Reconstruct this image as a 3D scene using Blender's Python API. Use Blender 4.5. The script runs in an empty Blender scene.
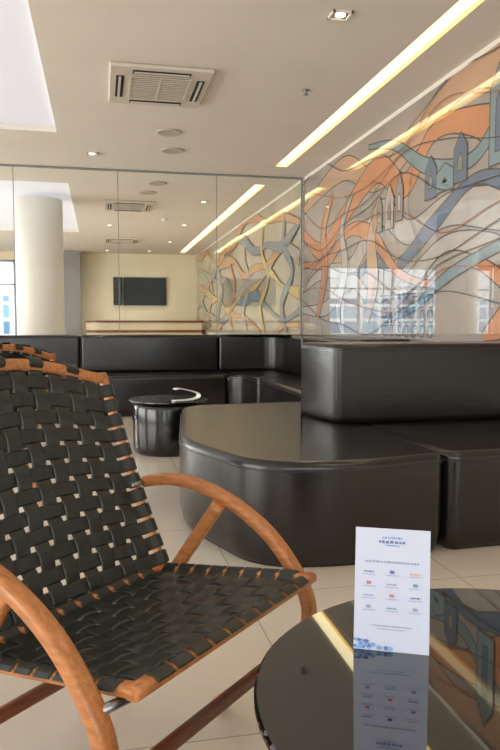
import bpy, math, random
from mathutils import Vector, Matrix
random.seed(4)
scene=bpy.context.scene
scene.view_settings.view_transform='Standard'
scene.view_settings.look='None'

# ------------------------------------------------------------ helpers
def lin(c):
    return tuple(((v/255)/12.92 if v/255<=0.04045 else (((v/255)+0.055)/1.055)**2.4) for v in c)+(1,)
def mat(name,col,rough=0.5,metal=0,spec=0.5,coat=0,emis=None,es=0,var=0,vscale=8,bump=0,bscale=60,stretch=None,coatr=0.05,coatior=1.5):
    m=bpy.data.materials.new(name); m.use_nodes=True
    nt=m.node_tree; b=nt.nodes['Principled BSDF']
    c=lin(col)
    b.inputs['Base Color'].default_value=c
    b.inputs['Roughness'].default_value=rough
    b.inputs['Metallic'].default_value=metal
    b.inputs['Specular IOR Level'].default_value=spec
    b.inputs['Coat Weight'].default_value=coat
    b.inputs['Coat Roughness'].default_value=coatr
    b.inputs['Coat IOR'].default_value=coatior
    if emis:
        b.inputs['Emission Color'].default_value=lin(emis); b.inputs['Emission Strength'].default_value=es
    tc=nt.nodes.new('ShaderNodeTexCoord')
    src=tc.outputs['Object']
    if stretch:
        mp=nt.nodes.new('ShaderNodeMapping'); mp.inputs['Scale'].default_value=stretch
        nt.links.new(src,mp.inputs['Vector']); src=mp.outputs['Vector']
    if var>0:
        n=nt.nodes.new('ShaderNodeTexNoise'); n.inputs['Scale'].default_value=vscale; n.inputs['Detail'].default_value=5
        nt.links.new(src,n.inputs['Vector'])
        r=nt.nodes.new('ShaderNodeValToRGB')
        r.color_ramp.elements[0].position=0.3; r.color_ramp.elements[1].position=0.7
        r.color_ramp.elements[0].color=tuple(v*(1-var) for v in c[:3])+(1,)
        r.color_ramp.elements[1].color=tuple(min(1,v*(1+var)) for v in c[:3])+(1,)
        nt.links.new(n.outputs['Fac'],r.inputs['Fac']); nt.links.new(r.outputs['Color'],b.inputs['Base Color'])
    if bump>0:
        n2=nt.nodes.new('ShaderNodeTexNoise'); n2.inputs['Scale'].default_value=bscale; n2.inputs['Detail'].default_value=4
        nt.links.new(src,n2.inputs['Vector'])
        bp=nt.nodes.new('ShaderNodeBump'); bp.inputs['Strength'].default_value=bump; bp.inputs['Distance'].default_value=0.01
        nt.links.new(n2.outputs['Fac'],bp.inputs['Height']); nt.links.new(bp.outputs['Normal'],b.inputs['Normal'])
    return m

def mesh(name,verts,faces,m=None,smooth=False,parent=None,loc=None):
    me=bpy.data.meshes.new(name); me.from_pydata([tuple(v) for v in verts],[],faces); me.update()
    o=bpy.data.objects.new(name,me); scene.collection.objects.link(o)
    if m: me.materials.append(m)
    if smooth:
        for p in me.polygons: p.use_smooth=len(p.vertices)<=4
    if parent: o.parent=parent
    if loc: o.location=loc
    return o
def fixn(o):
    import bmesh
    bm=bmesh.new(); bm.from_mesh(o.data); bmesh.ops.recalc_face_normals(bm,faces=bm.faces); bm.to_mesh(o.data); bm.free()
def empty(name,loc=(0,0,0),rz=0):
    e=bpy.data.objects.new(name,None); scene.collection.objects.link(e); e.location=loc; e.rotation_euler=(0,0,rz)
    e.empty_display_size=0.1
    return e
class MB:
    def __init__(s): s.v=[]; s.f=[]; s.mi=[]
    def box(s,x0,x1,y0,y1,z0,z1,mi=0):
        b=len(s.v)
        s.v+= [(x0,y0,z0),(x1,y0,z0),(x1,y1,z0),(x0,y1,z0),(x0,y0,z1),(x1,y0,z1),(x1,y1,z1),(x0,y1,z1)]
        for f in [(0,3,2,1),(4,5,6,7),(0,1,5,4),(1,2,6,5),(2,3,7,6),(3,0,4,7)]:
            s.f.append(tuple(b+i for i in f)); s.mi.append(mi)
    def add(s,vs,fs,mi=0):
        b=len(s.v); s.v+=[tuple(v) for v in vs]
        for f in fs: s.f.append(tuple(b+i for i in f)); s.mi.append(mi)
    def obj(s,name,mats,smooth=False,parent=None,bevel=0,segs=3,loc=None):
        o=mesh(name,s.v,s.f,None,smooth,parent,loc)
        for m in mats: o.data.materials.append(m)
        for p,i in zip(o.data.polygons,s.mi): p.material_index=i
        fixn(o)
        if bevel:
            md=o.modifiers.new('bev','BEVEL'); md.width=bevel; md.segments=segs; md.limit_method='ANGLE'; md.angle_limit=math.radians(40)
            for p in o.data.polygons: p.use_smooth=True
            md.harden_normals=True
        return o
def catmull(pts,n=8,closed=False):
    P=[Vector(p) for p in pts]; out=[]; L=len(P)
    rng=L if closed else L-1
    for i in range(rng):
        if closed: p0,p1,p2,p3=P[(i-1)%L],P[i],P[(i+1)%L],P[(i+2)%L]
        else: p0,p1,p2,p3=P[max(i-1,0)],P[i],P[i+1],P[min(i+2,L-1)]
        for k in range(n):
            t=k/n
            out.append(0.5*((2*p1)+(-p0+p2)*t+(2*p0-5*p1+4*p2-p3)*t*t+(-p0+3*p1-3*p2+p3)*t**3))
    if not closed: out.append(P[-1])
    return out
def sweep(mb,path,ref,a,b,mi=0,closed=False,n=14,p=3.2):
    """superellipse section: half size a along ref axis, b along tangent x ref"""
    path=[Vector(q) for q in path]; ref=Vector(ref); vs=[];fs=[]; L=len(path)
    for i,q in enumerate(path):
        if closed: T=path[(i+1)%L]-path[i-1]
        else: T=path[min(i+1,L-1)]-path[max(i-1,0)]
        T.normalize(); B=T.cross(ref).normalized(); R=B.cross(T).normalized()
        for k in range(n):
            t=2*math.pi*k/n; c,s_=math.cos(t),math.sin(t)
            vs.append(q+R*(a*math.copysign(abs(c)**(2/p),c))+B*(b*math.copysign(abs(s_)**(2/p),s_)))
    rng=L if closed else L-1
    for i in range(rng):
        for k in range(n):
            j=(i+1)%L
            fs.append((i*n+k,i*n+(k+1)%n,j*n+(k+1)%n,j*n+k))
    if not closed:
        fs.append(tuple(range(n))); fs.append(tuple((L-1)*n+k for k in range(n)))
    mb.add(vs,fs,mi)
def lathe(mb,prof,cx=0,cy=0,n=96,mi=0):
    vs=[];fs=[]
    for r,z in prof:
        for k in range(n):
            t=2*math.pi*k/n; vs.append((cx+r*math.cos(t),cy+r*math.sin(t),z))
    for i in range(len(prof)-1):
        for k in range(n): fs.append((i*n+k,i*n+(k+1)%n,(i+1)*n+(k+1)%n,(i+1)*n+k))
    fs.append(tuple(range(n))); fs.append(tuple((len(prof)-1)*n+k for k in range(n)))
    mb.add(vs,fs,mi)
def fillet(poly,n=8):
    out=[];L=len(poly)
    for i in range(L):
        x,y,r=poly[i]; p=Vector((x,y)); a=Vector(poly[i-1][:2])-p; b=Vector(poly[(i+1)%L][:2])-p
        a.normalize(); b.normalize()
        ang=a.angle(b)
        if r<=0 or ang>3.1: out.append((x,y)); continue
        d=r/math.tan(ang/2); c=p+(a+b).normalized()*(r/math.sin(ang/2))
        s=p+a*d; e=p+b*d
        a0=math.atan2(s.y-c.y,s.x-c.x); a1=math.atan2(e.y-c.y,e.x-c.x)
        da=(a1-a0+math.pi)%(2*math.pi)-math.pi
        for k in range(n+1):
            t=a0+da*k/n; out.append((c.x+r*math.cos(t),c.y+r*math.sin(t)))
    return out
def inset(pts,d):
    L=len(pts); out=[]
    area=sum(pts[i][0]*pts[(i+1)%L][1]-pts[(i+1)%L][0]*pts[i][1] for i in range(L))
    sg=1 if area>0 else -1
    for i in range(L):
        p=Vector(pts[i]); a=(p-Vector(pts[i-1])); b=(Vector(pts[(i+1)%L])-p)
        if a.length<1e-7: a=b
        if b.length<1e-7: b=a
        a.normalize(); b.normalize()
        t=(a+b).normalized(); nrm=Vector((-t.y,t.x))*sg
        out.append(tuple(p+nrm*d))
    return out
def cushion(mb,outline,z0,z1,r=0.035,mi=0,n=6,tuck=0.03):
    """upholstered prism with rounded top edge and slightly tucked base"""
    rings=[(tuck,z0),(tuck*0.4,z0+0.03),(0.0,z0+0.09),(0.0,z1-r-0.01)]
    for k in range(n+1):
        t=math.pi/2*k/n
        rings.append((r*(1-math.cos(t)), z1-r+r*math.sin(t)))
    rings.append((r+0.012,z1))
    vs=[];fs=[];L=len(outline)
    for d,z in rings:
        for (x,y) in inset(outline,d): vs.append((x,y,z))
    for i in range(len(rings)-1):
        for k in range(L): fs.append((i*L+k,i*L+(k+1)%L,(i+1)*L+(k+1)%L,(i+1)*L+k))
    fs.append(tuple(range(L))); fs.append(tuple((len(rings)-1)*L+k for k in range(L)))
    mb.add(vs,fs,mi)
def piping(mb,outline,z,d=-0.001,r=0.004,mi=1):
    sweep(mb,[(x,y,z) for x,y in inset(outline,d)],(0,0,1),r,r,mi,closed=True,n=6,p=2)

# ------------------------------------------------------------ materials
M_ceil=mat('ceiling_paint',(232,224,214),0.8,var=0.02,vscale=2)
M_wall=mat('wall_paint',(228,222,208),0.7,var=0.02,vscale=2)
M_cream=mat('wall_cream',(234,224,194),0.7,var=0.03,vscale=2)
M_counter=mat('counter_front',(206,192,158),0.6,var=0.04,vscale=3)
M_white=mat('white_plaster',(234,229,219),0.6,var=0.02,vscale=3)
M_trayglow=mat('tray_ceiling_glow',(215,215,220),0.7,emis=(228,232,244),es=0.38,var=0.01)  # emission stands in for the brighter light on the recessed tray ceiling
M_led=mat('led_strip',(255,245,210),0.4,emis=(255,243,196),es=3.2,var=0.01)
M_ledy=mat('led_cove_side',(230,200,120),0.5,emis=(250,215,110),es=0.7,var=0.02)
M_leather=mat('black_leather',(22,18,17),0.25,spec=0.6,var=0.12,vscale=5,bump=0.10,bscale=22)
M_seam=mat('leather_piping',(44,38,35),0.35,var=0.1)
M_strap=mat('strap_leather',(32,35,30),0.36,spec=0.5,var=0.25,vscale=14,bump=0.12,bscale=120)
M_wood=mat('oiled_wood',(176,112,62),0.38,spec=0.45,coat=0.08,var=0.25,vscale=7,stretch=(3,16,16))
M_woodd=mat('dark_wood',(112,62,34),0.4,spec=0.45,var=0.25,vscale=10,stretch=(14,2,14))
M_drum=mat('table_drum_lacquer',(16,14,14),0.16,spec=0.6,var=0.1)
M_blackglass=mat('black_glass',(9,8,8),0.015,spec=0.9,coat=0.6,var=0.02)
M_dark=mat('dark_void',(18,17,17),0.7,var=0.05)
M_metal=mat('brushed_metal',(150,150,150),0.3,metal=1,var=0.05)
M_joint=mat('glass_joint',(135,138,136),0.4,var=0.05)
M_ac=mat('ac_plastic',(212,203,190),0.5,var=0.02)
M_acg=mat('ac_grille',(110,102,94),0.5,var=0.05)
M_stone=mat('grey_granite',(140,138,138),0.5,var=0.45,vscale=40)
M_screen=mat('tv_screen',(8,8,10),0.4,spec=0.15,var=0.05)
M_lamp=mat('lamp_glow',(255,240,210),0.4,emis=(255,236,200),es=6,var=0.01)
M_speaker=mat('speaker_mesh',(190,182,170),0.6,var=0.1,vscale=60)
M_card=mat('card_paper',(196,200,217),0.5,var=0.01)
M_sheet=mat('sheet_paper',(228,230,222),0.5,var=0.01)
M_leaf=mat('street_foliage',(70,110,70),0.7,var=0.6,vscale=2,bump=0.3)
M_tarmac=mat('street_ground',(150,148,142),0.8,var=0.1)
def facade_mat():
    m=bpy.data.materials.new('street_facade'); m.use_nodes=True; nt=m.node_tree; b=nt.nodes['Principled BSDF']
    tc=nt.nodes.new('ShaderNodeTexCoord'); sp=nt.nodes.new('ShaderNodeSeparateXYZ'); ad=nt.nodes.new('ShaderNodeMath'); cb=nt.nodes.new('ShaderNodeCombineXYZ')
    nt.links.new(tc.outputs['Object'],sp.inputs[0]); nt.links.new(sp.outputs[0],ad.inputs[0]); nt.links.new(sp.outputs[1],ad.inputs[1])
    nt.links.new(ad.outputs[0],cb.inputs[0]); nt.links.new(sp.outputs[2],cb.inputs[1])
    br=nt.nodes.new('ShaderNodeTexBrick'); br.offset=0; br.inputs['Scale'].default_value=1
    br.inputs['Brick Width'].default_value=0.75; br.inputs['Row Height'].default_value=0.55; br.inputs['Mortar Size'].default_value=0.06
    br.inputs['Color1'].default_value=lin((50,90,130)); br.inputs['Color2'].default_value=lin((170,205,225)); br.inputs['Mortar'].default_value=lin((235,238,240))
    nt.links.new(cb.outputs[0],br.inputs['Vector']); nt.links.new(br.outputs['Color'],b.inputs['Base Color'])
    nt.links.new(br.outputs['Color'],b.inputs['Emission Color']); b.inputs['Emission Strength'].default_value=1.1  # emission stands in for daylight falling on the facades
    b.inputs['Roughness'].default_value=0.5
    return m
M_facade=facade_mat()

def floor_mat():
    m=bpy.data.materials.new('porcelain_tiles'); m.use_nodes=True; nt=m.node_tree; b=nt.nodes['Principled BSDF']
    tc=nt.nodes.new('ShaderNodeTexCoord'); br=nt.nodes.new('ShaderNodeTexBrick')
    br.offset=0; br.inputs['Scale'].default_value=1.0
    br.inputs['Brick Width'].default_value=0.8; br.inputs['Row Height'].default_value=0.8
    br.inputs['Mortar Size'].default_value=0.0022; br.inputs['Mortar Smooth'].default_value=0.1
    br.inputs['Color1'].default_value=lin((211,199,182)); br.inputs['Color2'].default_value=lin((206,194,177)); br.inputs['Mortar'].default_value=lin((164,150,134))
    mp=nt.nodes.new('ShaderNodeMapping'); mp.inputs['Location'].default_value=(0.33,0.12,0)
    nt.links.new(tc.outputs['Object'],mp.inputs['Vector']); nt.links.new(mp.outputs['Vector'],br.inputs['Vector'])
    n=nt.nodes.new('ShaderNodeTexNoise'); n.inputs['Scale'].default_value=3; n.inputs['Detail'].default_value=8
    nt.links.new(tc.outputs['Object'],n.inputs['Vector'])
    mx=nt.nodes.new('ShaderNodeMixRGB'); mx.blend_type='SOFT_LIGHT'; mx.inputs['Fac'].default_value=0.15
    nt.links.new(br.outputs['Color'],mx.inputs['Color1']); nt.links.new(n.outputs['Color'],mx.inputs['Color2'])
    nt.links.new(mx.outputs['Color'],b.inputs['Base Color'])
    b.inputs['Roughness'].default_value=0.16; b.inputs['Specular IOR Level'].default_value=0.5
    return m
M_floor=floor_mat()
def glass_mat(name,tint,k,g=0.8):
    m=bpy.data.materials.new(name); m.use_nodes=True; nt=m.node_tree
    for n in list(nt.nodes): nt.nodes.remove(n)
    out=nt.nodes.new('ShaderNodeOutputMaterial'); mix=nt.nodes.new('ShaderNodeMixShader')
    tr=nt.nodes.new('ShaderNodeBsdfTransparent'); gl=nt.nodes.new('ShaderNodeBsdfGlossy'); lw=nt.nodes.new('ShaderNodeLayerWeight')
    lw.inputs['Blend'].default_value=0.5
    pw=nt.nodes.new('ShaderNodeMath'); pw.operation='POWER'; pw.inputs[1].default_value=4
    ma=nt.nodes.new('ShaderNodeMath'); ma.operation='MULTIPLY_ADD'; ma.inputs[1].default_value=g; ma.inputs[2].default_value=k
    nt.links.new(lw.outputs['Facing'],pw.inputs[0]); nt.links.new(pw.outputs[0],ma.inputs[0])
    tr.inputs['Color'].default_value=tint; gl.inputs['Roughness'].default_value=0.0
    nt.links.new(ma.outputs[0],mix.inputs[0]); nt.links.new(tr.outputs[0],mix.inputs[1]); nt.links.new(gl.outputs[0],mix.inputs[2])
    nt.links.new(mix.outputs[0],out.inputs[0]); return m
M_glass=glass_mat('clear_glass',(0.985,0.99,0.985,1),0.006,0.5)

# ------------------------------------------------------------ room shell
ZC=2.70; XR=2.45; YG=8.33; YF=18.0; XL=-6.0; YB=-3.0
b=MB(); b.box(XL-0.2,XR+0.2,YB-0.2,YF+0.2,-0.1,0.0); b.obj('floor',[M_floor])
b=MB()
b.box(-0.36,1.96,YB,YF,ZC,ZC+0.12); b.box(2.10,XR+0.2,YB,YF,ZC,ZC+0.12)
b.box(1.96,2.10,7.8,8.86,ZC,ZC+0.12); b.box(1.96,2.10,17.4,YF,ZC,ZC+0.12); b.box(1.96,2.10,YB,-1.0,ZC,ZC+0.12)
b.box(1.94,2.12,YB,YF,ZC+0.12,ZC+0.16)
b.box(XL,-0.36,6.85,9.24,ZC,ZC+0.12); b.box(XL,-0.36,14.07,YF,ZC,ZC+0.12)
b.box(XL,-0.36,YB,-2.0,ZC,ZC+0.12)
b.box(XL,-0.36,YB,YF,ZC+0.12,ZC+0.2)
ceil=b.obj('ceiling',[M_ceil])
b=MB()
b.box(XL+0.05,-0.37,-1.99,6.84,ZC+0.05,ZC+0.10); b.box(XL+0.05,-0.37,9.25,14.06,ZC+0.05,ZC+0.10)
b.obj('tray_ceiling_panel',[M_trayglow],parent=ceil)
b=MB()
for y0,y1 in ((-1.0,7.8),(8.86,17.4)):
    b.box(1.961,2.099,y0,y1,ZC+0.035,ZC+0.05,0)
    b.box(1.961,1.966,y0,y1,ZC+0.0,ZC+0.035,1); b.box(2.094,2.099,y0,y1,ZC+0.0,ZC+0.035,1)
b.obj('led_strip',[M_led,M_ledy],parent=ceil)
b=MB(); b.box(XR,XR+0.2,YB,YF,0,ZC); b.obj('wall_right',[M_wall])
b=MB(); b.box(-0.43,XR,YF,YF+0.2,0,ZC); b.box(XL,-0.43,YF,YF+0.2,0,0.3); b.box(XL,-0.43,YF,YF+0.2,2.5,ZC); b.box(-1.0,-0.43,YF,YF+0.2,0.3,2.5)
b.obj('wall_far',[M_cream])
b=MB(); b.box(-1.0,-0.43,17.5,17.99,0,ZC); b.obj('stone_pillar',[M_stone])
def window(name,axis,c,a0,a1,z0,z1,nm):
    b=MB(); t=0.05
    def bx(p,q,za,zb,mi=0,th=0.04):
        if axis=='x': b.box(c-th,c+th,p,q,za,zb,mi)
        else: b.box(p,q,c-th,c+th,za,zb,mi)
    bx(a0,a1,z0,z0+t); bx(a0,a1,z1-t,z1)
    for i in range(nm+1):
        p=a0+(a1-a0-t)*i/nm; bx(p,p+t,z0,z1)
    bx(a0,a1,z0+(z1-z0)*0.72,z0+(z1-z0)*0.72+0.04)
    bx(a0,a1,z0,z1,1,0.004)
    return b.obj(name,[M_metal,M_glass])
window('window_1','y',YF+0.1,XL,-1.0,0.3,2.5,5)
b=MB()
for y0,y1 in ((YB,-2.0),(3.2,4.2),(8.4,9.4),(14.5,YF)): b.box(XL-0.2,XL,y0,y1,0,ZC+0.2)
b.box(XL-0.2,XL,YB,YF,0,0.25); b.box(XL-0.2,XL,YB,YF,2.4,ZC+0.2)
b.obj('wall_left',[M_wall])
window('window_2','x',XL-0.1,-2.0,3.2,0.25,2.4,5); window('window_3','x',XL-0.1,4.2,8.4,0.25,2.4,4); window('window_4','x',XL-0.1,9.4,14.5,0.25,2.4,5)
b=MB(); b.box(XL,XR,YB-0.2,YB,0,0.25); b.box(XL,XR,YB-0.2,YB,2.5,ZC+0.2); b.box(XL,-5.3,YB-0.2,YB,0.25,2.5); b.box(1.9,XR,YB-0.2,YB,0.25,2.5)
b.obj('wall_back',[M_wall])
window('window_5','y',YB-0.1,-5.3,1.9,0.25,2.5,6)
b=MB(); b.box(-16,-6.3,-6,26,-0.3,-0.12); b.box(-6.3,4,18.4,26,-0.3,-0.12); b.box(-16,6,-12,-3.3,-0.3,-0.12); b.obj('street_ground',[M_tarmac])
b=MB()
for i,y in enumerate(range(-5,22,5)): b.box(-14.5,-14,y,y+4.2,-0.12,2.2+1.1*(i%3))
for i,x in enumerate((-13,-9.5,-6,-2.6)): b.box(x,x+3,25,25.6,-0.12,1.9+0.5*(i%2))
b.obj('street_facade',[M_facade])
def tree(name,x,y):
    b=MB(); sweep(b,catmull([(x,y,-0.12),(x+0.05,y,0.8),(x,y+0.05,1.6)],5),(0,1,0),0.09,0.09,0,p=2)
    rnd=random.Random(int(x*10+y))
    for k in range(9):
        cx,cy,cz=x+rnd.uniform(-.6,.6),y+rnd.uniform(-.6,.6),1.9+rnd.uniform(-.3,.7); r=rnd.uniform(.35,.6)
        vs=[];fs=[];n=12
        for i in range(7):
            ph=math.pi*i/6
            for j in range(n):
                q=r*(1+rnd.uniform(-.15,.15)); vs.append((cx+q*math.sin(ph)*math.cos(2*math.pi*j/n),cy+q*math.sin(ph)*math.sin(2*math.pi*j/n),cz+q*math.cos(ph)))
        for i in range(6):
            for j in range(n): fs.append((i*n+j,i*n+(j+1)%n,(i+1)*n+(j+1)%n,(i+1)*n+j))
        b.add(vs,fs,1)
    b.obj(name,[M_woodd,M_leaf],smooth=True)
tree('street_tree',-9.5,2); tree('street_tree.001',-10,7.2); tree('street_tree.002',-9.4,13)

b=MB(); lathe(b,[(0.335,0),(0.335,ZC)],-0.83,10.56,72); b.obj('round_column',[M_white],smooth=True)

# glass partition
e=empty('glass_partition',(0,YG,0))
b=MB(); xs=[XL,-4.37,-3.22,-2.07,-0.92,0.23,1.38,XR-0.03]
for i in range(len(xs)-1): b.box(xs[i]+0.004,xs[i+1]-0.004,-0.004,0.004,0.03,ZC-0.015)
b.obj('glass_panes',[M_glass],parent=e)
b=MB(); b.box(XL,XR-0.005,-0.02,0.02,ZC-0.018,ZC-0.002); b.box(XL,XR-0.005,-0.02,0.02,0.001,0.03); b.box(XR-0.03,XR-0.012,-0.015,0.015,0.03,ZC-0.015,0)
for x in xs[1:-1]: b.box(x-0.004,x+0.004,-0.005,0.005,0.03,ZC-0.018)
b.obj('tracks_and_joints',[M_joint],parent=e)

# ------------------------------------------------------------ mural (painted behind gloss glass)
mural=empty('wall_mural')
MC={k:mat('mural_'+k,c,0.5,var=0.14,vscale=1.8,coat=1.0,coatr=0.006,coatior=2.2) for k,c in dict(base=(152,141,132),orange=(192,124,76),peach=(184,146,116),blue=(76,96,122),teal=(108,134,142),yellow=(196,162,88),terra=(150,86,54),pale=(172,164,156),grey=(132,128,126),line=(54,42,40),pbase=(178,172,152),porange=(200,146,96),pblue=(116,138,152),pyellow=(200,176,108),pline=(118,90,68)).items()}  # paler p-colours carry the haze of the partition glass
keys=list(MC); mats=[MC[k] for k in keys]; IDX={k:i for i,k in enumerate(keys)}
mb=MB(); layer=[0]
def lx():
    layer[0]+=1; return XR-0.006-0.00012*layer[0]
ZM0,ZM1=0.80,2.66
def clampz(z): return min(max(z,ZM0),ZM1)
def ribbon(pts,w,key,line='line',lw=0.0055,ymin=-2.9,ymax=8.28):
    path=catmull([(p[0],p[1],0) for p in pts],10)
    ws=catmull([(v,0,0) for v in w],10) if isinstance(w,(list,tuple)) else None
    A=[];B=[]
    for i,q in enumerate(path):
        T=path[min(i+1,len(path)-1)]-path[max(i-1,0)]; T.normalize(); N=Vector((-T.y,T.x,0))
        ww=ws[int(i*(len(ws)-1)/(len(path)-1))].x if ws else w
        A.append(q+N*ww); B.append(q-N*ww)
    def strip(P,Q,k):
        x=lx(); vs=[];fs=[]
        for p,q in zip(P,Q):
            for r in (p,q): vs.append((x,min(max(r.x,ymin),ymax),clampz(r.y)))
        for i in range(len(P)-1): fs.append((2*i,2*i+1,2*i+3,2*i+2))
        mb.add(vs,fs,IDX[k])
    if key: strip(A,B,key)
    for E in ((A,B) if key else (A,)):
        P=[];Q=[]
        for i,q in enumerate(E):
            T=E[min(i+1,len(E)-1)]-E[max(i-1,0)]
            if T.length<1e-6: T=Vector((1,0,0))
            T.normalize(); N=Vector((-T.y,T.x,0)); P.append(q+N*lw);Q.append(q-N*lw)
        strip(P,Q,line)
def polyg(pts,key,line='line',lw=0.006):
    x=lx(); vs=[(x,p[0],clampz(p[1])) for p in pts]; mb.add(vs,[tuple(range(len(pts)))],IDX[key])
    x=lx()
    for i in range(len(pts)):
        p=Vector(pts[i]);q=Vector(pts[(i+1)%len(pts)]); T=(q-p).normalized(); N=Vector((-T.y,T.x))*lw
        mb.add([(x,(p+N).x,clampz((p+N).y)),(x,(q+N).x,clampz((q+N).y)),(x,(q-N).x,clampz((q-N).y)),(x,(p-N).x,clampz((p-N).y))],[(0,1,2,3)],IDX[line])
mb.box(XR-0.006,XR-0.001,YB+0.02,YG-0.03,ZM0,ZM1,IDX['base'])
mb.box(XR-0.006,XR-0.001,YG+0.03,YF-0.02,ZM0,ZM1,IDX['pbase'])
# big sweeping hills and rivers
ribbon([(2.6,2.3),(3.6,2.42),(4.4,2.58),(5.2,2.40),(6.0,2.2),(6.9,2.5),(8.3,2.3)],[.14,.16,.11,.12,.09,.12,.05],'peach')
ribbon([(2.6,1.75),(3.6,1.95),(4.3,2.26),(4.9,2.34),(5.4,2.05),(6.0,2.3),(6.9,2.0),(7.6,1.75),(8.3,2.02)],[.16,.2,.10,.07,.10,.12,.1,.1,.06],'orange')
ribbon([(2.6,1.5),(3.8,1.62),(4.6,1.74),(5.3,1.66),(5.9,1.9),(6.6,1.5),(7.5,1.5),(8.3,1.35)],[.1,.14,.12,.10,.12,.09,.07,.04],'pale')
ribbon([(3.0,2.44),(3.9,2.24),(4.35,2.02),(5.0,2.12),(5.6,2.42),(6.2,2.55)],[.03,.05,.05,.06,.04,.02],'teal')
ribbon([(3.0,2.05),(3.7,1.78),(4.3,1.88),(4.9,1.66),(5.5,1.42),(6.1,1.5),(6.7,1.25)],[.05,.08,.04,.07,.05,.06,.02],'blue')
ribbon([(2.6,1.30),(3.6,1.22),(4.1,1.42),(4.7,1.5),(5.3,1.25),(5.9,1.05),(6.6,1.35),(7.4,1.1),(8.3,1.1)],[.08,.1,.09,.06,.09,.06,.07,.08,.04],'pale')
ribbon([(2.8,1.05),(3.7,1.12),(4.3,1.34),(4.8,1.22),(5.5,1.36),(6.1,1.74),(6.7,1.85),(7.4,1.6),(8.3,1.65)],[.05,.06,.04,.03,.04,.08,.06,.06,.03],'orange')
ribbon([(3.3,1.46),(3.9,1.42),(4.6,1.28),(5.2,1.06),(5.8,.95)],[.02,.035,.045,.035,.02],'teal')
ribbon([(5.9,2.05),(6.1,1.7),(6.05,1.3),(6.2,.95)],[.03,.1,.12,.05],'peach')
ribbon([(6.6,2.2),(6.9,1.9),(6.8,1.5),(7.0,1.1),(6.9,.85)],[.02,.06,.09,.07,.03],'pale')
ribbon([(7.2,2.3),(7.5,1.95),(7.45,1.5),(7.7,1.0)],[.03,.08,.1,.05],'orange')
ribbon([(3.2,.95),(3.7,1.0),(4.0,.9),(4.15,.84)],[.08,.14,.08,.03],'orange')
def tower(y0,y1,z0,z1,sp,key,win='grey'):
    m_=(y0+y1)/2
    polyg([(y0,z0),(y1,z0),(y1,z1),(m_,z1+sp),(y0,z1)],key,lw=0.005)
    polyg([(m_-.03,z0+.08),(m_+.03,z0+.08),(m_+.03,z1-.08),(m_,z1-.04),(m_-.03,z1-.08)],win,lw=0.004)
tower(4.40,4.58,1.90,2.14,.10,'blue'); tower(4.84,5.02,1.86,2.08,.10,'blue'); tower(4.58,4.84,1.88,2.02,.06,'teal','blue')
tower(5.42,5.56,1.78,2.05,.13,'grey','pale'); tower(5.60,5.78,1.74,2.0,.12,'pale'); tower(5.84,5.96,1.74,1.95,.1,'grey','pale')
tower(3.92,4.12,1.92,2.40,.14,'teal','blue'); tower(3.3,3.75,1.75,2.2,.2,'blue')
for i in range(7):
    for j in range(3):
        cy,cz=4.9+0.14*i,0.87+0.115*j
        ribbon([(cy+0.045*math.cos(t*math.pi/4),cz+0.048*math.sin(t*math.pi/4)) for t in range(9)],0.001,None,lw=0.0045)
ribbon([(4.8,1.17),(5.3,1.165),(5.85,1.17)],0.004,None,lw=0.006)
for k in range(9):
    z=1.0+0.19*k; pts=[]
    for i in range(9):
        y=2.6+0.71*i; pts.append((y,z+0.16*math.sin(1.7*y+k*0.9)+0.06*math.sin(4*y+k)))
    ribbon(pts,0.001,None,line='terra' if k%3==1 else 'line',lw=0.004)
for k in range(8):
    y0=5.2+0.38*k
    ribbon([(y0,0.82),(y0+.1,1.15),(y0-.08,1.5),(y0+.1,1.85),(y0+.02,2.2)],0.001,None,line='orange' if k%2 else 'line',lw=0.004)
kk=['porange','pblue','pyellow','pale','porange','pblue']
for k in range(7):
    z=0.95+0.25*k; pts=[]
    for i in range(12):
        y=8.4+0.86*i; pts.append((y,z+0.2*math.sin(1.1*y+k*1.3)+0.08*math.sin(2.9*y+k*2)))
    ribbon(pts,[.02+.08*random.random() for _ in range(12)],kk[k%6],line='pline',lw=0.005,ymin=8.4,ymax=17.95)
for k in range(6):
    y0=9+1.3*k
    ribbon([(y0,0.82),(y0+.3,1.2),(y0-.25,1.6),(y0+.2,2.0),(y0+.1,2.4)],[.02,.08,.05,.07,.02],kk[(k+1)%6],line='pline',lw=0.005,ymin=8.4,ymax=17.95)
me=mesh('painted_panel',mb.v,mb.f,None,parent=mural)
for m in mats: me.data.materials.append(m)
for p,i in zip(me.data.polygons,mb.mi): p.material_index=i
b=MB(); b.box(XR-0.04,XR-0.0005,YB+.02,YF-.02,ZM0-0.05,ZM0-0.002); b.box(XR-0.035,XR-0.0005,1.6,1.612,ZM0,ZM1); b.obj('bottom_channel',[M_joint],parent=mural)

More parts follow.
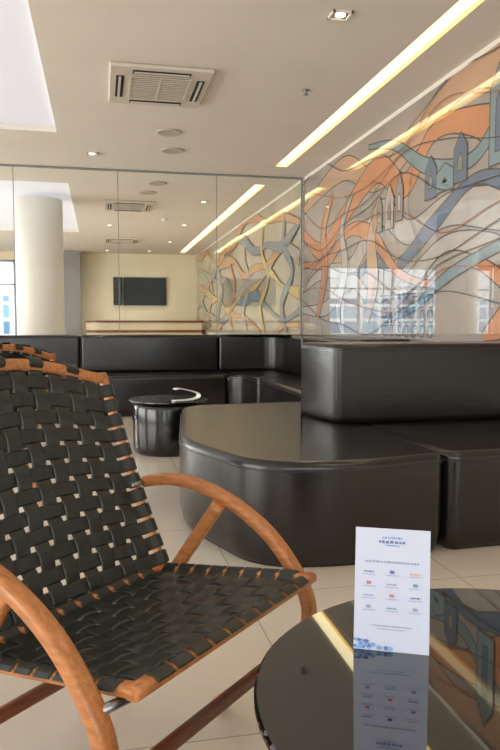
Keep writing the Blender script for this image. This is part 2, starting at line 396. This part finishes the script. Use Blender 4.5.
# ------------------------------------------------------------ ceiling fittings
def cassette(name,x,y):
    e=empty(name,(x,y,ZC)); h=0.42; e.scale=(0.86,0.98,1)
    b=MB(); b.box(-h,h,-h,h,-0.03,-0.001,0); b.obj('fascia',[M_ac],parent=e,bevel=0.012)
    b=MB(); g=0.235
    for s in (-1,1):
        b.box(-g,g,min(s*.30,s*.365),max(s*.30,s*.365),-0.034,-0.029,0); b.box(min(s*.30,s*.365),max(s*.30,s*.365),-g,g,-0.034,-0.029,0)
        b.box(-g+.01,g-.01,min(s*.325,s*.345),max(s*.325,s*.345),-0.04,-0.033,1); b.box(min(s*.325,s*.345),max(s*.325,s*.345),-g+.01,g-.01,-0.04,-0.033,1)
    b.obj('air_slots',[M_dark,M_ac],parent=e)
    b=MB(); b.box(-.25,.25,-.25,.25,-0.032,-0.0295,0)
    for i in range(13): yy=-.24+.04*i; b.box(-.24,.24,yy-.007,yy+.007,-0.038,-0.031,1)
    for s in (-.245,0,.245): b.box(s-.008,s+.008,-.25,.25,-0.039,-0.031,1)
    b.obj('return_grille',[M_acg,M_ac],parent=e)
cassette('ceiling_air_conditioner',0.455,5.37); cassette('ceiling_air_conditioner.001',0.457,10.75); cassette('ceiling_air_conditioner.002',0.48,15.1)
def speaker(name,x,y):
    b=MB(); lathe(b,[(0.118,-0.001),(0.118,-0.008),(0.108,-0.014),(0.10,-0.011),(0.02,-0.013)],0,0,40)
    b.obj(name,[M_speaker],smooth=True,loc=(x,y,ZC))
for i,(x,y) in enumerate(((0.657,6.63),(0.76,7.3),(0.74,9.0),(0.66,9.65))): speaker('ceiling_speaker' + ('.%03d'%i if i else ''),x,y)
def downlight(name,x,y,h=0.06,power=18):
    e=empty(name,(x,y,ZC)); b=MB()
    for s in (-1,1):
        b.box(-h,h,min(s*h,s*(h-.012)),max(s*h,s*(h-.012)),-0.012,-0.001); b.box(min(s*h,s*(h-.012)),max(s*h,s*(h-.012)),-h,h,-0.012,-0.001)
    b.obj('trim_ring',[M_white],parent=e)
    b=MB(); b.box(-h+.012,h-.012,-h+.012,h-.012,-0.003,-0.001,1); lathe(b,[(0.03,-0.003),(0.03,-0.007)],0,0,20,0); b.obj('lamp',[M_lamp,M_metal],parent=e)
    l=bpy.data.lights.new(name+'_spot','SPOT'); l.energy=power; l.spot_size=1.9; l.spot_blend=0.9; l.color=(1,.87,.7); l.shadow_soft_size=0.05
    o=bpy.data.objects.new('spot_source',l); scene.collection.objects.link(o); o.parent=e; o.location=(0,0,-0.03)
dl=[(1.38,3.96),(1.38,1.2),(1.5,10.2),(1.5,12.6),(1.5,15.2),(0.2,12.9),(-0.05,7.6),(1.2,17.2),(0.2,17.2)]
for i,(x,y) in enumerate(dl): downlight('recessed_downlight'+('.%03d'%i if i else ''),x,y,power=22 if y<9 else 34)
b=MB(); lathe(b,[(0.028,0),(0.028,-0.006),(0.008,-0.01),(0.008,-0.03),(0.02,-0.034),(0.02,-0.037)],0,0,20); b.obj('fire_sprinkler',[M_metal],smooth=True,loc=(1.56,5.25,ZC),parent=ceil)
b=MB(); lathe(b,[(0.05,-0.001),(0.05,-0.02),(0.035,-0.035),(0.01,-0.037)],0,0,28); b.obj('smoke_detector',[M_white],smooth=True,loc=(1.1,12.0,ZC))

e=empty('wall_television',(1.03,YF,1.76))
b=MB(); b.box(-.42,.64,-0.07,-0.012,-.35,.35,0); b.box(-.405,.625,-0.073,-0.069,-.335,.335,1); b.obj('screen_panel',[M_dark,M_screen],parent=e)
b=MB(); b.box(-.68,-.45,-0.07,-0.012,-.35,.35,0); b.obj('side_panel',[M_dark],parent=e)
b=MB(); b.box(-.3,.3,-0.012,-0.0005,-.2,.2); b.obj('bracket',[M_metal],parent=e)
o1=fillet([(-0.3,16.2,.35),(2.35,16.2,.05),(2.35,17.0,.02),(-0.3,17.0,.35)])
b=MB(); L=len(o1)
def ring(o,za,zb,mi):
    vs=[(x,y,z) for z in (za,zb) for x,y in o]
    b.add(vs,[(k,(k+1)%L,L+(k+1)%L,L+k) for k in range(L)]+[tuple(range(L)),tuple(range(L,2*L))],mi)
ring(o1,0,0.74,0); ring(inset(o1,-0.012),0.74,0.80,1); ring(o1,0.80,0.97,0); ring(inset(o1,-0.03),0.97,1.02,1)
b.obj('reception_counter',[M_counter,M_woodd])

# ------------------------------------------------------------ sofas
def sofa(name,seats,backs,seat_h=0.41,back_h=0.80):
    e=empty(name)
    b=MB()
    for s in seats:
        o=fillet(s,10); cushion(b,o,0.0,seat_h,0.03); piping(b,o,seat_h-0.036,-0.001,0.0022)
    b.obj('seat_modules',[M_leather,M_seam],smooth=True,parent=e)
    b=MB()
    for s in backs:
        o=fillet([(x,y,r) for x,y,r in s[:-1]],6); z0=s[-1]
        cushion(b,o,z0,back_h,0.028,tuck=0.006); piping(b,o,back_h-0.032,-0.001,0.002)
    b.obj('backrests',[M_leather,M_seam],smooth=True,parent=e)
    return e
sofa('curved_lounge_sofa',
 [[(0.34,3.10,.7),(0.55,2.50,.30),(0.95,2.44,.9),(1.345,2.54,.07),(1.345,4.50,.03),(0.50,4.42,.22)],
  [(1.352,2.54,.07),(2.34,2.60,.05),(2.34,4.50,.05),(1.352,4.50,.03)]],
 [[(1.175,3.40,.045),(2.34,3.40,.04),(2.34,3.86,.04),(1.11,3.86,.045),0.411]],back_h=0.822)
bk=7.62;sf=7.08
sofa('corner_lounge_sofa',
 [[(-1.9,sf,.08),(-.205,sf,.03),(-.205,8.2,.03),(-1.9,8.2,.06)],
  [(-.195,sf,.03),(1.275,sf,.03),(1.275,8.2,.03),(-.195,8.2,.03)],
  [(1.285,sf,.05),(1.42,sf-.02,.2),(1.5,6.6,.1),(2.36,6.6,.03),(2.36,8.2,.05),(1.285,8.2,.03)],
  [(1.5,5.0,.12),(2.36,5.0,.05),(2.36,6.59,.03),(1.5,6.59,.03)]],
 [[(-1.9,bk,.05),(-.205,bk,.03),(-.205,8.19,.03),(-1.9,8.19,.05),0.411],
  [(-.195,bk,.03),(1.275,bk,.03),(1.275,8.19,.03),(-.195,8.19,.03),0.411],
  [(1.285,bk,.03),(1.93,bk,.15),(1.93,6.6,.03),(2.36,6.6,.03),(2.36,8.19,.04),(1.285,8.19,.03),0.411],
  [(1.93,5.0,.05),(2.36,5.0,.05),(2.36,6.59,.03),(1.93,6.59,.03),0.411]],back_h=0.81)

# ------------------------------------------------------------ tables
def table(name,x,y,R,H=0.41):
    e=empty(name,(x,y,0))
    b=MB(); lathe(b,[(R-.05,0),(R-.035,0.02),(R-.03,0.05),(R-.025,H-.06),(R-.035,H-.025),(R-.05,H-.0125)]); b.obj('drum_base',[M_drum],smooth=True,parent=e)
    b=MB(); lathe(b,[(R-.004,H-.012),(R,H-.009),(R,H-.003),(R-.004,H)],n=128); o=b.obj('glass_top',[M_blackglass],parent=e)
    return e
table('coffee_table',0.585,0.834,0.392)
table('coffee_table.001',0.48,5.08,0.285,0.385)
e=empty('folded_paper_card',(0.59,4.90,0.3895),0.35)
b=MB(); sweep(b,catmull([(-.10,0,0.002),(0.02,0,0.002),(0.085,0,.014),(0.10,0,.035),(0.06,0,.058),(-.05,0,.085),(-.09,0,.082)],6),(0,1,0),0.03,0.0035,0,n=8,p=8)
b.obj('folded_sheet',[M_sheet],parent=e)

# ------------------------------------------------------------ table tent card
e=empty('menu_tent_card',(0.450,1.018,0.4102),math.radians(-24.7))
W2,Hc,dp=0.058,0.187,0.030
b=MB()
b.add([(-W2,-dp,0),(W2,-dp,0),(W2,0,Hc),(-W2,0,Hc),(W2,dp,0),(-W2,dp,0)],[(0,1,2,3),(3,2,4,5)])
o=b.obj('folded_board',[M_card],parent=e); sm=o.modifiers.new('s','SOLIDIFY'); sm.thickness=0.0006
cols={'navy':mat('ink_navy',(98,108,158),.5,var=.02),'sky':mat('ink_sky',(120,162,214),.5,var=.3,vscale=80),'red':mat('ink_red',(190,120,130),.5,var=.02),'gold':mat('ink_gold',(204,166,116),.5,var=.02),'grey':mat('ink_grey',(150,154,180),.5,var=.02),'teal':mat('ink_teal',(106,152,172),.5,var=.02)}
cn=list(cols)
b=MB()
def on(x,h,off=0.0009):
    h=h*Hc/.196; t=h/Hc; return (x,-dp*(1-t)-off,h)
def chip(x0,x1,h0,h1,k,off=0.0009): b.add([on(x0,h0,off),on(x1,h0,off),on(x1,h1,off),on(x0,h1,off)],[(0,1,2,3)],cn.index(k))
rnd=random.Random(3)
def textline(x0,x1,h,s,k):
    x=x0
    while x<x1:
        w=rnd.uniform(.25,1.0)*s*1.1; chip(x,min(x+w,x1),h-s*rnd.uniform(.3,.42),h+s*rnd.uniform(.25,.42),k); x+=w+s*.35
textline(-.016,.016,.1815,.0045,'sky'); textline(-.021,.021,.1745,.0055,'navy'); textline(-.012,.012,.169,.0025,'sky')
textline(-.042,.042,.142,.0042,'grey')
lg=['navy','navy','gold','red','grey','teal','sky','red','navy','grey','teal','grey']
for r in range(4):
    for c in range(3):
        cx=-.036+.036*c; ch=.122-.019*r; k=lg[r*3+c]
        textline(cx-.010,cx+.010,ch-.001,.0018,'grey')
        if (r+c)%2: chip(cx-.0035,cx+.0035,ch+.002,ch+.007,k)
        else: textline(cx-.008,cx+.008,ch+.0035,.0035,k)
textline(-.03,.03,.040,.0024,'grey'); textline(-.022,.022,.035,.0018,'grey')
for k in range(30):
    cx=-.056+.056*rnd.random()**1.5; ch=.002+.018*rnd.random()*(1-(cx+.055)/.065); r=rnd.uniform(.002,.005)
    cx=max(cx,-W2+r); ch=max(ch,r)
    b.add([on(cx+r*math.cos(t*math.pi/4),ch+r*.7*math.sin(t*math.pi/4),.001+.00002*k) for t in range(8)],[tuple(range(8))],cn.index('sky' if k%3 else 'navy'))
b.obj('printed_marks',[cols[k] for k in cn],parent=e)

# ------------------------------------------------------------ woven strap armchair
def weave(mb,S,nu,nv,wu,wv,amp=0.0034,rail=0.0145,th=0.0015,mi=0,wrapu=(0,0),wrapv=(0,0)):
    """wrap*: 1 = every strap end passes over the rail at that end, 0 = alternating over/under"""
    def nrm(u,v):
        e_=1e-3; du=(S(u+e_,v)-S(u-e_,v)); dv=(S(u,v+e_)-S(u,v-e_)); return dv.cross(du).normalized(),du.normalized(),dv.normalized()
    def strap(along,idx):
        N=nu if along=='u' else nv; M=nv if along=='u' else nu
        wr=wrapu if along=='u' else wrapv
        sg=(-1)**idx if along=='u' else -(-1)**idx
        t0=-0.92/N; t1=1+0.92/N; K=int((N+2)*8); vs=[];fs=[]
        c=(idx+.5)/M; w=(wu if along=='u' else wv)
        for k in range(K+1):
            t=t0+(t1-t0)*k/K
            out=max(0,-t,t-1)*N*2
            a=amp+(rail-amp)*min(1,out)
            off=sg*a*math.sin(math.pi*t*N)
            if (t<0 and wr[0]) or (t>1 and wr[1]): off=abs(off)
            u,v=(t,c) if along=='u' else (c,t)
            n,du,dv=nrm(u,v); side=dv if along=='u' else du
            p=S(u,v)+n*off
            for sx,sz in ((-1,-.6),(-.85,1),(.85,1),(1,-.6)): vs.append(p+side*(w/2*sx)+n*(th*sz))
        for k in range(K):
            for q in range(4): fs.append((4*k+q,4*k+(q+1)%4,4*k+4+(q+1)%4,4*k+4+q))
        fs.append((0,1,2,3)); fs.append((4*K,4*K+1,4*K+2,4*K+3))
        mb.add(vs,fs,mi)
    for j in range(nv): strap('u',j)
    for i in range(nu): strap('v',i)
HW=0.245
def Sseat(u,v):
    s=-0.015-0.365*u; y=(v-.5)*2*HW
    z=0.383-0.05*u-0.016*math.sin(math.pi*min(max(u,0),1))*math.sin(math.pi*min(max(v,0),1))
    return Vector((s,y,z))
def Sback(u,v):
    y=(v-.5)*2*(HW+0.012)
    top=0.435+0.044*math.sin(math.pi*min(max(v,0),1))
    return Vector((-0.395-0.185*u-0.02*math.sin(math.pi*min(max(v,0),1))-0.01*math.sin(math.pi*min(max(u,0),1)), y, 0.335+top*u))
def chair(name,loc,rz,data=None):
    e=empty(name,loc,rz)
    if data:
        for n,d in data: 
            o=bpy.data.objects.new(n,d); scene.collection.objects.link(o); o.parent=e
        return e,data
    nu,nv=8,10
    b=MB(); weave(b,Sseat,nu,nv,0.042,0.040,wrapu=(1,1),wrapv=(1,1)); s1=b.obj('seat_straps',[M_strap],smooth=False,parent=e)
    nub=12
    b=MB(); weave(b,Sback,nub,nv,0.040,0.032,wrapv=(1,1)); s2=b.obj('back_straps',[M_strap],parent=e)
    b=MB()
    r=0.0105
    for u in (-.5/nu,1+.5/nu):
        sweep(b,[Sseat(u,-.075+1.15*k/20) for k in range(21)],(0,0,1),r,r+.004,0)
    for v in (-.5/nv,1+.5/nv):
        sweep(b,[Sseat(-.6/nu+(1+1.2/nu)*k/20,v) for k in range(21)],(0,1,0),r+.003,r,0)
    for u in (-.5/nub,1+.45/nub):
        sweep(b,[Sback(u,-.06+1.12*k/24) for k in range(25)],(0,0,1),r+.003,r,0)
    for v in (-.5/nv,1+.5/nv):
        sweep(b,[Sback(-1.1/nub+(1+1.6/nub)*k/20,v) for k in range(21)],(0,1,0),r+.0,r,0)
    f1=b.obj('seat_and_back_frame',[M_wood],smooth=True,parent=e)
    b=MB()
    for sy in (-1,1):
        y=sy*0.313
        arm=[(-.475,y,.528),(-.39,y,.543),(-.30,y,.536),(-.20,y,.503),(-.11,y,.447),(-.04,y,.368),(-.012,y,.300),(-.03,y,.232),(-.09,y,.165),(-.17,y,.09),(-.26,y,.012)]
        sweep(b,catmull(arm,8),(0,1,0),0.018,0.0145,0,n=16)
        y2=sy*0.283
        sweep(b,catmull([(-.235,sy*.292,.508),(-.35,y2,.345),(-.47,y2,.175),(-.59,y2,.012)],6),(0,1,0),0.012,0.016,0)
        sweep(b,[(-.47,sy*.25,.528),(-.47,y,.528)],(0,0,1),0.007,0.007,1,n=10,p=2)
        sweep(b,[(-.015,sy*.25,.365),(-.03,y,.362)],(0,0,1),0.008,0.008,1,n=10,p=2)
        sweep(b,[(-.36,sy*.25,.332),(-.36,y2,.332)],(0,0,1),0.008,0.008,1,n=10,p=2)
    f2=b.obj('bentwood_arms_and_legs',[M_wood,M_metal],smooth=True,parent=e)
    b=MB()
    sweep(b,[(-.13,-.31,.13),(-.13,.31,.13)],(0,0,1),0.016,0.011)
    sweep(b,[(-.52,-.283,.105),(-.52,.283,.105)],(0,0,1),0.016,0.011)
    f3=b.obj('stretchers',[M_woodd],smooth=True,parent=e)
    return e,[(o.name,o.data) for o in (s1,s2,f1,f2,f3)]
e,data=chair('woven_strap_armchair',(0.228,1.198,0),math.radians(-44.4))
chair('woven_strap_armchair.001',(-0.81,3.30,0),math.radians(135.6),data)

# ------------------------------------------------------------ lights
w=bpy.data.worlds.new('World'); scene.world=w; w.use_nodes=True
bg=w.node_tree.nodes['Background']; bg.inputs[0].default_value=(0.88,0.94,1.0,1); bg.inputs[1].default_value=2.3
def area(name,loc,rot,sx,sy,en,col):
    l=bpy.data.lights.new(name,'AREA'); l.shape='RECTANGLE'; l.size=sx; l.size_y=sy; l.energy=en; l.color=col
    o=bpy.data.objects.new(name,l); scene.collection.objects.link(o); o.location=loc; o.rotation_euler=rot
    return o
area('added_daylight_rear',(-1.7,YB-0.3,1.4),(math.radians(100),0,0),7,2.2,90,(1,.96,.91))  # area lamp added to light the room; the rear window is unseen
area('daylight_window_side',(XL-0.35,3.0,1.3),(math.radians(104),0,math.radians(-90)),9,2.1,480,(1,.96,.91))
area('daylight_window_side_far',(XL-0.35,12.0,1.3),(math.radians(104),0,math.radians(-90)),5,2.1,380,(1,.97,.93))

# ------------------------------------------------------------ camera
cam=bpy.data.cameras.new('camera'); co=bpy.data.objects.new('camera',cam); scene.collection.objects.link(co)
co.location=(0,0,0.92); co.rotation_euler=(math.radians(90-4.1),0,math.radians(-12.1))
cam.sensor_fit='HORIZONTAL'; cam.sensor_width=36; cam.lens=50.4; cam.clip_start=0.05
scene.camera=co
